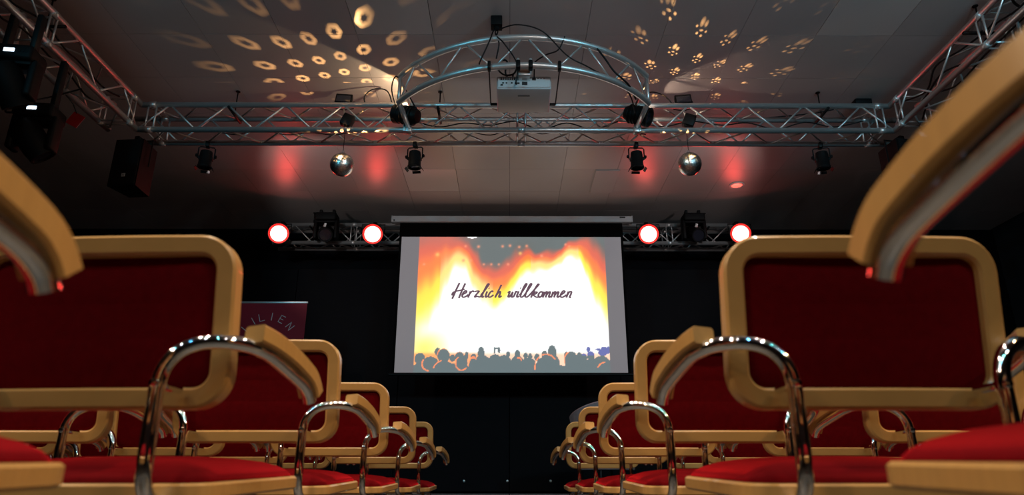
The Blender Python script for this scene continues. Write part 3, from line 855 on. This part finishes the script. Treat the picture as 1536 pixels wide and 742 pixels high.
GREY, RED_, ORG, YEL, WHT = (92, 98, 97), (214, 92, 66), (255, 122, 48), (255, 226, 62), (254, 254, 251)
LIGHTS = [(.25, .075, 9), (.32, .078, 14), (.45, .075, 12), (.49, .07, 12), (.54, .08, 12), (.58, .072, 12), (.24, .185, 14), (.28, .185, 10), (.35, .215, 8), (.39, .215, 8), (.43, .215, 8), (.48, .215, 9), (.545, .13, 16), (.10, .14, 26), (.79, .06, 8), (.81, .075, 8), (.66, .15, 12), (.03, .215, 9)]
HEADS = [  # crop coordinates of the crowd: x, y, rx, ry
    (135, 170, 35, 38), (205, 200, 55, 45), (250, 125, 20, 25), (290, 150, 40, 46), (290, 240, 75, 60), (350, 165, 20, 22), (395, 155, 30, 30), (410, 195, 40, 45),
    (442, 150, 13, 25), (487, 158, 18, 22), (485, 210, 30, 50), (537, 135, 22, 42), (545, 200, 55, 55), (630, 190, 45, 50), (655, 115, 9, 20), (715, 140, 14, 18), (690, 200, 50, 55),
    (777, 145, 19, 32), (775, 200, 45, 52), (830, 150, 14, 20), (860, 155, 14, 22), (905, 160, 18, 25), (850, 210, 50, 50), (955, 145, 20, 28), (1005, 135, 30, 52), (1000, 205, 55, 70), (965, 225, 70, 72),
    (1130, 180, 45, 58), (1100, 150, 18, 25), (1185, 150, 18, 22), (1215, 160, 20, 25), (1180, 215, 70, 60), (1260, 150, 25, 30), (1245, 110, 12, 18), (1340, 130, 30, 22), (1375, 115, 12, 25), (1330, 205, 60, 55), (1265, 215, 55, 50), (625, 115, 5, 22), (640, 103, 18, 6), (1310, 110, 20, 6), (1350, 105, 20, 14)]
RIMS = [(205, 200, 55, 45, 150, 260), (410, 195, 40, 45, 120, 320), (965, 225, 75, 85, 40, 190), (1130, 180, 45, 58, 100, 200), (485, 210, 30, 50, 60, 190), (290, 150, 42, 48, 30, 170), (290, 240, 65, 60, 100, 170), (1355, 240, 55, 50, 90, 160), (785, 185, 18, 24, 0, 120), (395, 155, 32, 32, 60, 180)]
def px_of(u_px, v_px):
    return at_y(u_px, v_px, YP)
P_TL, P_TR, P_BR, P_BL = (627, 357), (907, 357), (915, 557), (622, 557)
pz0, pz1 = at_y(768, 557, YP).z, at_y(768, 354, YP).z
px0 = (at_y(627, 357, YP).x + at_y(622, 557, YP).x) / 2
px1 = (at_y(907, 357, YP).x + at_y(915, 557, YP).x) / 2
def picture(X, Z):
    u, v = (X - px0) / (px1 - px0), (pz1 - Z) / (pz1 - pz0)
    edge = (100, 94, 97)
    if u < 0 or u > 1:
        return edge
    wq, dq = pw(WHITE_AT, u), pw(DARK_AT, u)
    wq += .012 * math.sin(38 * u + 9 * v) + .008 * math.sin(81 * u - 14 * v)
    dq += .016 * math.sin(31 * u + 12 * v + 1) + .010 * math.sin(67 * u + 21 * v)
    t = (v - dq) / max(.08, wq - dq)
    if t < 0.28:
        c = lerp(GREY, RED_, sm(-0.10, 0.28, t))
    elif t < 0.5:
        c = lerp(RED_, ORG, sm(0.28, 0.5, t))
    elif t < 0.82:
        c = lerp(ORG, YEL, sm(0.5, 0.82, t))
    else:
        c = lerp(YEL, WHT, sm(0.82, 1.22, t))
    if .12 < u < .40 or .6 < u < .86:     # pinkish whites where the stage light is strongest
        k = sm(.35, .75, t) * (1 - sm(.9, 1.3, t)) * .45
        c = lerp(c, (255, 214, 196), k)
    # yellow stays at the lower corner
    c = lerp(c, (255, 226, 80), (1 - sm(0.0, .17, abs(u - .05))) * sm(.66, .84, v) * .8)
    c = lerp(c, (188, 98, 84), .7 * (1 - sm(.0, .13, v)) * (1 - sm(.16, .36, u)))
    for lu, lv, s_ in LIGHTS:
        dx, dy = (u - lu) * 286, (v - lv) * 203
        g = math.exp(-(dx * dx + dy * dy) / (s_ * .42))
        if g > .02:
            c = lerp(c, (255, 188, 96) if s_ > 15 else (255, 150, 110), min(1, g) * .85)
    dx, dy = (u - .285) * 286, (v - .0) * 203
    if (dx / 7.5) ** 2 + (dy / 2.6) ** 2 < 1:
        c = (252, 252, 250)
    # crowd
    cxp = (u * 293 + 622 - 600) * 4.389
    cyp = (v * 203 + 354 - 500) * 4.389
    if cyp > 60:
        ins = cyp > 205 + 8 * math.sin(cxp * .03)
        if not ins:
            for hx, hy, rx, ry in HEADS:
                if ((cxp - hx) / rx) ** 2 + ((cyp - hy) / ry) ** 2 < 1:
                    ins = True
                    break
        if ins:
            c = (92, 103, 105)
            if cxp > 1200 and cyp < 150:
                c = (92, 96, 160)
            for hx, hy, rx, ry, a0, a1 in RIMS:
                q_ = math.sqrt(((cxp - hx) / rx) ** 2 + ((cyp - hy) / ry) ** 2)
                if abs(q_ - 1) * min(rx, ry) < 3.6:
                    an = math.degrees(math.atan2(hy - cyp, cxp - hx)) % 360
                    if a0 <= an <= a1:
                        c = (250, 138, 84)
        elif cyp > 118:
            k = sm(118, 150, cyp) * (.85 if cxp < 560 else .45)
            c = lerp(c, (255, 150, 84), k)
    return c
NX, NZ = 300, 180
pv, pf, pcw = [], [], []
for j in range(NZ + 1):
    Z = SZ0 + (SZ1 - SZ0) * j / NZ
    for i in range(NX + 1):
        X = SX0 + SW * i / NX
        pv.append((X - scx, 0, Z - SZ0))
        pcw.append((*s2l(picture(X, Z)), 1.0))
for j in range(NZ):
    for i in range(NX):
        a = j * (NX + 1) + i
        pf.append((a, a + 1, a + NX + 2, a + NX + 1))
me = bpy.data.meshes.new('projected_picture')
me.from_pydata(pv, [], pf)
ca = me.color_attributes.new('picture', 'FLOAT_COLOR', 'POINT')
ca.data.foreach_set('color', [q for c in pcw for q in c])
pm_ = bpy.data.materials.new('projected_picture')
pm_.use_nodes = True
nt = pm_.node_tree
nt.nodes.clear()
at_ = nt.nodes.new('ShaderNodeVertexColor')
at_.layer_name = 'picture'
em = nt.nodes.new('ShaderNodeEmission')
em.inputs['Strength'].default_value = 1.15
df = nt.nodes.new('ShaderNodeBsdfDiffuse')
df.inputs['Color'].default_value = (0.25, 0.25, 0.25, 1)
ad = nt.nodes.new('ShaderNodeAddShader')
ou = nt.nodes.new('ShaderNodeOutputMaterial')
nt.links.new(at_.outputs[0], em.inputs[0])
nt.links.new(em.outputs[0], ad.inputs[0])
nt.links.new(df.outputs[0], ad.inputs[1])
nt.links.new(ad.outputs[0], ou.inputs[0])
me.materials.append(pm_)
po = link('projected_picture', me, scr)
po.location = (0, 0.0235, 0)

# lettering: brush strokes, traced in a 260 x 100 strip of the picture
STROKES = [
    [(291, 374), (264, 428), (238, 488), (224, 516)], [(342, 378), (318, 428), (296, 480), (284, 510)], [(222, 486), (234, 460), (262, 448), (300, 440), (336, 430)],
    [(316, 478), (344, 464), (353, 449), (341, 445), (323, 464), (314, 488), (323, 502), (348, 494), (368, 478)],
    [(388, 448), (377, 478), (365, 505)], [(376, 478), (394, 455), (410, 446), (418, 457)],
    [(424, 453), (444, 447), (464, 448), (446, 470), (424, 500), (446, 494), (470, 499), (484, 486)],
    [(480, 484), (518, 436), (546, 396), (552, 384), (540, 387), (514, 434), (491, 484), (492, 501), (508, 493)],
    [(537, 449), (523, 484), (524, 501), (540, 491)], [(551, 421), (555, 426)],
    [(588, 456), (580, 446), (562, 460), (548, 484), (552, 501), (572, 496), (593, 479)],
    [(663, 390), (640, 436), (606, 505)], [(614, 488), (638, 458), (652, 451), (650, 472), (640, 494), (647, 502), (664, 488)],
    [(720, 464), (737, 450), (729, 478), (722, 497), (737, 496), (764, 456), (753, 488), (756, 501), (773, 492), (792, 451), (802, 458)],
    [(817, 449), (801, 484), (803, 501), (820, 490)], [(830, 418), (835, 423)],
    [(822, 486), (862, 430), (886, 390), (882, 381), (862, 410), (838, 468), (832, 494), (844, 501), (864, 486)],
    [(864, 486), (904, 430), (929, 390), (924, 381), (904, 410), (880, 468), (874, 494), (886, 501), (906, 488)],
    [(906, 488), (950, 440), (990, 395), (994, 386), (984, 390), (958, 432), (924, 505)], [(936, 481), (962, 456), (979, 458), (966, 472), (946, 480), (960, 494), (982, 502), (998, 488)],
    [(1016, 451), (999, 464), (990, 488), (1001, 503), (1021, 487), (1029, 464), (1017, 451), (1030, 458), (1040, 456)],
    [(1047, 453), (1029, 505)], [(1036, 487), (1058, 456), (1069, 457), (1054, 504)], [(1061, 484), (1084, 456), (1096, 458), (1083, 494), (1091, 502), (1102, 492)],
    [(1122, 453), (1104, 505)], [(1110, 487), (1132, 456), (1143, 457), (1129, 504)], [(1136, 484), (1159, 456), (1171, 458), (1158, 494), (1166, 502), (1180, 490)],
    [(1190, 481), (1214, 466), (1226, 451), (1213, 445), (1196, 464), (1187, 489), (1197, 503), (1219, 495), (1240, 480)],
    [(1258, 450), (1239, 505)], [(1246, 484), (1266, 455), (1284, 453), (1278, 478), (1268, 500), (1280, 506)]]
lt = MB()
for st in STROKES:
    pts = [at_y(640 + x / 5.908, 360 + y / 5.908, YP) for x, y in st]
    pts = [Vector((p.x - scx, 0.019, p.z - SZ0)) for p in catmull(pts, 5)]
    n = len(pts)
    vv, ff = [], []
    for i, p in enumerate(pts):
        # broad-nib pen held at a slant
        wd = 0.0105
        t = (pts[min(i + 1, n - 1)] - pts[max(i - 1, 0)]).normalized()
        nr = Vector((-t.z, 0, t.x))
        k = 0.72 + 0.38 * abs(t.z)
        vv += [p + nr * wd * k, p - nr * wd * k]
    for i in range(n - 1):
        ff.append((2 * i, 2 * i + 1, 2 * i + 3, 2 * i + 2))
    lt.add(vv, ff)
lo = lt.build('lettering', 'print_ink', po, smooth=False)
lo.location = (0, -0.0235, 0)
lo['label'] = 'dark brush-script words Herzlich willkommen'

# ------------------------------------------------------------------ roll-up banner
YB = 7.30
btop = at_y(462, 452, YB)
bcx = at_y(405, 470, YB).x
BW = 2 * (btop.x - bcx) + 0.0
BH = btop.z - STAGE_H
bn = thing('rollup_banner', 'dark red roll-up banner with LILIEN lettered in an arc, standing on the stage', 'banner', (bcx, YB, STAGE_H))
MB().box((0, 0.02, 0.04), (BW + 0.02, 0.16, 0.08), bevel=0.02, seg=3).build('base', 'aluminium', bn)
sheet = MB().box((0, 0, 0.08 + (BH - 0.10) / 2), (BW - 0.01, 0.003, BH - 0.09)).build('sheet', 'banner_red', bn, smooth=False)
MB().box((0, 0.003, BH - 0.01), (BW, 0.018, 0.022), bevel=0.004).build('top_rail', 'aluminium', bn)
MB().tube([(0, 0.04, 0.08), (0, 0.03, BH - 0.02)], 0.01, 8).build('pole', 'aluminium', bn)
ccz = at_y(405, 516, YB).z - STAGE_H
GL = {'L': [[(-.5, 1), (-.5, 0), (.45, 0)]], 'I': [[(0, 1), (0, 0)]], 'E': [[(.5, 1), (-.4, 1), (-.4, 0), (.5, 0)], [(-.4, .5), (.35, .5)]], 'N': [[(-.5, 0), (-.5, 1), (.5, 0), (.5, 1)]]}
for ch, deg in (('L', 143), ('I', 124), ('L', 106), ('I', 85), ('E', 64), ('N', 40)):
    a = R(deg)
    mb = MB()
    for st in GL[ch]:
        for (x0, z0), (x1, z1) in zip(st, st[1:]):
            A, B = Vector((x0 * .052, 0, z0 * .078)), Vector((x1 * .052, 0, z1 * .078))
            d = (B - A)
            rot = Quaternion((0, 1, 0), -math.atan2(d.z, d.x))
            mb.box((A + B) / 2, (d.length + 0.007, 0.0015, 0.007), rot=rot)
    o = mb.build('letter', 'banner_print', sheet, smooth=False)
    o.location = (.265 * math.cos(a), -0.0025, ccz + .265 * math.sin(a))
    o.rotation_euler = (0, math.pi / 2 - a, 0)
MB().tube([(.135 * math.cos(R(k)), -0.0022, ccz + .135 * math.sin(R(k))) for k in range(20, 165, 6)], 0.0035, 4).build('arc_line', 'banner_print', sheet)

# ------------------------------------------------------------------ grey tub chair on the stage
q = at_y(855, 605, 6.9)
tc_ = thing('tub_chair', 'dark grey tub armchair on the stage, half hidden by the seat rows', 'chair', (q.x + 0.33, 6.9, STAGE_H), R(25))
hgt = q.z - STAGE_H
mb = MB()
n = 24
outer, ff = [], []
for i in range(n + 1):
    a = R(-20 + 220 * i / n)
    for rr, z in ((0.27, 0.22), (0.30, 0.45), (0.345, hgt - 0.10 * (1 - math.sin(a)) - 0.0), (0.325, hgt + 0.0 - 0.10 * (1 - math.sin(a))), (0.25, 0.42), (0.23, 0.22)):
        outer.append((rr * math.cos(a), -rr * math.sin(a), z))
for i in range(n):
    for k in range(6):
        k2 = (k + 1) % 6
        ff.append((i * 6 + k, i * 6 + k2, i * 6 + 6 + k2, i * 6 + 6 + k))
ff += [tuple(range(6)), tuple(n * 6 + k for k in range(6))]
mb.add(outer, ff)
mb.build('shell', 'grey_fabric', tc_)
MB().lathe([(0.05, 0.30), (0.24, 0.30), (0.26, 0.34), (0.255, 0.40), (0.22, 0.43), (0.001, 0.44)], seg=24).build('seat', 'grey_fabric', tc_)
MB().tube([(0.335 * math.cos(R(-20 + 220 * i / n)), -0.335 * math.sin(R(-20 + 220 * i / n)), hgt + 0.003 - 0.10 * (1 - math.sin(R(-20 + 220 * i / n)))) for i in range(n + 1)], 0.008, 6).build('piping', 'pipe_grey', tc_)
for sx in (-1, 1):
    for sy in (-1, 1):
        MB().tube([(sx * 0.15, sy * 0.15, 0.31), (sx * 0.20, sy * 0.20, 0.0)], [0.016, 0.011], 8).build('leg', 'black_metal', tc_)

# ------------------------------------------------------------------ hall chairs
def make_chair():
    t = thing('armchair', '', 'chair', (0, 0, 0), 0, 'red and beech armchairs in rows')
    HW, ZB, ZT = 0.24, 0.546, 0.838
    zc, hz = (ZB + ZT) / 2, (ZT - ZB) / 2
    TILT = math.tan(R(9))
    def bend(x, y, z):           # back leans away and is slightly dished
        return (x, y - (z - zc) * TILT + 0.16 * x * x, z)
    W, D = 0.0345, 0.034
    ol = rrect(HW, hz, 0.062, 8)
    # densify the straight runs so the dish follows
    path = []
    m = len(ol)
    for i in range(m):
        a, b = ol[i], ol[(i + 1) % m]
        L = math.hypot(b[0] - a[0], b[1] - a[1])
        k = max(1, int(L / 0.05))
        for j in range(k):
            s_ = j / k
            path.append((a[0] + (b[0] - a[0]) * s_, a[1] + (b[1] - a[1]) * s_, a[2], a[3]))
    e = 0.0045
    sec = [(0, e), (-e, 0), (-W + e, 0), (-W, e), (-W, D - e), (-W + e, D), (-e, D), (0, D - e)]
    v, f = [], []
    m, s_ = len(path), len(sec)
    for x, z, nx, nz in path:
        for a, b in sec:
            v.append(bend(x + nx * a, b, zc + z + nz * a))
    for i in range(m):
        i2 = (i + 1) % m
        for k in range(s_):
            k2 = (k + 1) % s_
            f.append((i * s_ + k, i * s_ + k2, i2 * s_ + k2, i2 * s_ + k))
    MB().add(v, f).build('back_frame', 'beech', t, angle=30)
    # upholstered panel, rear and front
    def pillow(hx, hy, r, prof, fn):
        """stack of inset rounded outlines; prof = (inset, depth)"""
        mb = MB()
        v, f = [], []
        for ins, d in prof:
            ol = rrect(hx - ins, hy - ins, max(0.003, r - ins * 0.6), 6)
            n = len(ol)
            for x, y, nx, ny in ol:
                v.append(fn(x, y, d))
        for i in range(len(prof) - 1):
            for k in range(n):
                k2 = (k + 1) % n
                f.append((i * n + k, i * n + k2, (i + 1) * n + k2, (i + 1) * n + k))
        for e, flip in ((0, True), (len(prof) - 1, False)):
            # close with strips across the outline so the dished faces stay smooth
            h = n // 4
            idx = [e * n + k for k in range(n)]
            left_, right_ = idx[h:3 * h], (idx[3 * h:] + idx[:h])[::-1]
            for k in range(len(left_) - 1):
                f.append((left_[k], left_[k + 1], right_[k + 1], right_[k]))
        return mb.add(v, f)
    ih, iz = HW - W + 0.004, hz - W + 0.004
    pillow(ih, iz, 0.032, [(0.085, 0.0105), (0.05, 0.0108), (0.02, 0.012), (0.008, 0.014), (0.0, 0.019), (0.0, 0.024), (0.006, 0.036), (0.02, 0.045), (0.05, 0.052), (0.085, 0.055)],
           lambda x, z, d: bend(x, d, zc + z)).build('back_panel', 'red_velour', t, angle=60)
    # seat: beech shell and crowned cushion
    SWH, SY0, SY1 = 0.232, 0.0, 0.46
    syc, shy = (SY0 + SY1) / 2, (SY1 - SY0) / 2
    def seat_z(x, y):
        return 0.010 * (y - syc) / shy
    pillow(SWH, shy, 0.05, [(0.10, 0.412), (0.004, 0.412), (0.0, 0.416), (0.0, 0.434), (0.004, 0.438), (0.10, 0.438)],
           lambda x, y, d: (x, syc + y, d + seat_z(x, y + syc))).build('seat_shell', 'beech', t, angle=30)
    pillow(SWH - 0.012, shy - 0.012, 0.045, [(0.10, 0.438), (0.0, 0.4385), (0.0, 0.442), (0.008, 0.450), (0.025, 0.459), (0.055, 0.468), (0.10, 0.475), (0.15, 0.479), (0.20, 0.480)],
           lambda x, y, d: (x, syc + y, d + seat_z(x, y + syc))).build('seat_cushion', 'red_velour', t, angle=60)
    for sx in (-1, 1):
        pts = [(.200, .415, .0), (.198, .41, .20), (.193, .40, .34), (.185, .38, .385), (.175, .34, .3985), (.166, .20, .3985), (.165, .03, .3985), (.165, -.02, .404), (.165, -.045, .425), (.165, -.052, .46), (.165, -.054, .55), (.166, -.054, .585),
               (.172, -.052, .612), (.188, -.046, .636), (.212, -.034, .650), (.240, -.018, .655), (.268, .004, .655), (.290, .028, .651), (.301, .055, .645), (.310, .11, .632), (.317, .172, .617), (.3195, .195, .609), (.321, .212, .598), (.322, .222, .583)]
        MB().tube(catmull([(sx * (a if a < .25 else .25 + (a - .25) * .88), b, c) for a, b, c in [(a, b, c - .007 * sm(.5, .64, c)) for a, b, c in pts]], 3), 0.0125, 12).build('arm_tube', 'chrome', t)
        pp_ = [(.285, .012, .677), (.296, .045, .672), (.304, .085, .665), (.311, .13, .655), (.316, .170, .643), (.3195, .194, .633), (.321, .213, .619), (.322, .225, .604)]
        hw, ht = 0.020, 0.0155
        ee = 0.0035
        sec_ = [(-hw + ee, -ht), (hw - ee, -ht), (hw, -ht + ee), (hw, ht - ee), (hw - ee, ht), (-hw + ee, ht), (-hw, ht - ee), (-hw, -ht + ee)]
        MB().sweep(catmull([(sx * (.25 + (a - .25) * .88), b, c) for a, b, c in [(a, b, c - .010) for a, b, c in pp_]], 3), sec_, (1, 0, 0)).build('arm_pad', 'beech', t, angle=30)
        MB().tube(catmull([(sx * .175, .10, .395), (sx * .185, .05, .33), (sx * .20, .0, .18), (sx * .205, -.03, .0)], 5), 0.0115, 10).build('rear_leg', 'chrome', t)
        bt = MB().lathe([(0.001, 0.0), (0.007, 0.002), (0.008, 0.006), (0.008, 0.03)], origin=(sx * .165, -.070, .575), axis=(0, 1, 0), seg=10).build('bolt', 'chrome', t)
        MB().tube([(sx * .165, -.05, .575), (sx * .165, .012, .575)], 0.007, 8).build('spacer', 'chrome', t)
    MB().tube([(-.17, .12, .398), (.17, .12, .398)], 0.010, 8).build('cross_bar', 'chrome', t)
    return t
chair = make_chair()
ORD = ['aisle seat', 'second seat from the aisle', 'third seat from the aisle', 'fourth seat from the aisle', 'fifth seat from the aisle']
ROWN = {0: 'sixth row from stage', 1: 'fifth row from stage', 2: 'fourth row from stage', 3: 'third row from stage', 4: 'second row from stage', 5: 'front row'}
ROWY = [0.272, 1.142, 2.03, 2.90, 3.78, 4.66]
NCH = [1, 1, 2, 3, 4, 5]
first = True
for r_ in range(6):
    for side in (-1, 1):
        for k in range(NCH[r_]):
            o = chair if first else copy_tree(chair)
            first = False
            x = (0.612 + 0.672 * k) if side > 0 else (-0.742 - 0.672 * k)
            y = ROWY[r_]
            rz = random.uniform(-0.5, 0.5)
            if k:
                y += random.uniform(-.03, .03)
            if side < 0 and r_ == 1:
                x, y, rz = -0.712, 1.15, -3.4
            if side < 0 and r_ == 0:
                x, y, rz = -0.71, 0.345, -1.0
            if side > 0 and r_ == 0:
                y = 0.30
            if side > 0 and r_ <= 1:
                rz = 0.3
            o.location = (x, y, 0)
            o.rotation_euler = (0, 0, R(rz))
            o['label'] = 'red and beech armchair, %s, %s, %s' % (ORD[k], ROWN[r_], 'banner side' if side < 0 else 'side without banner')
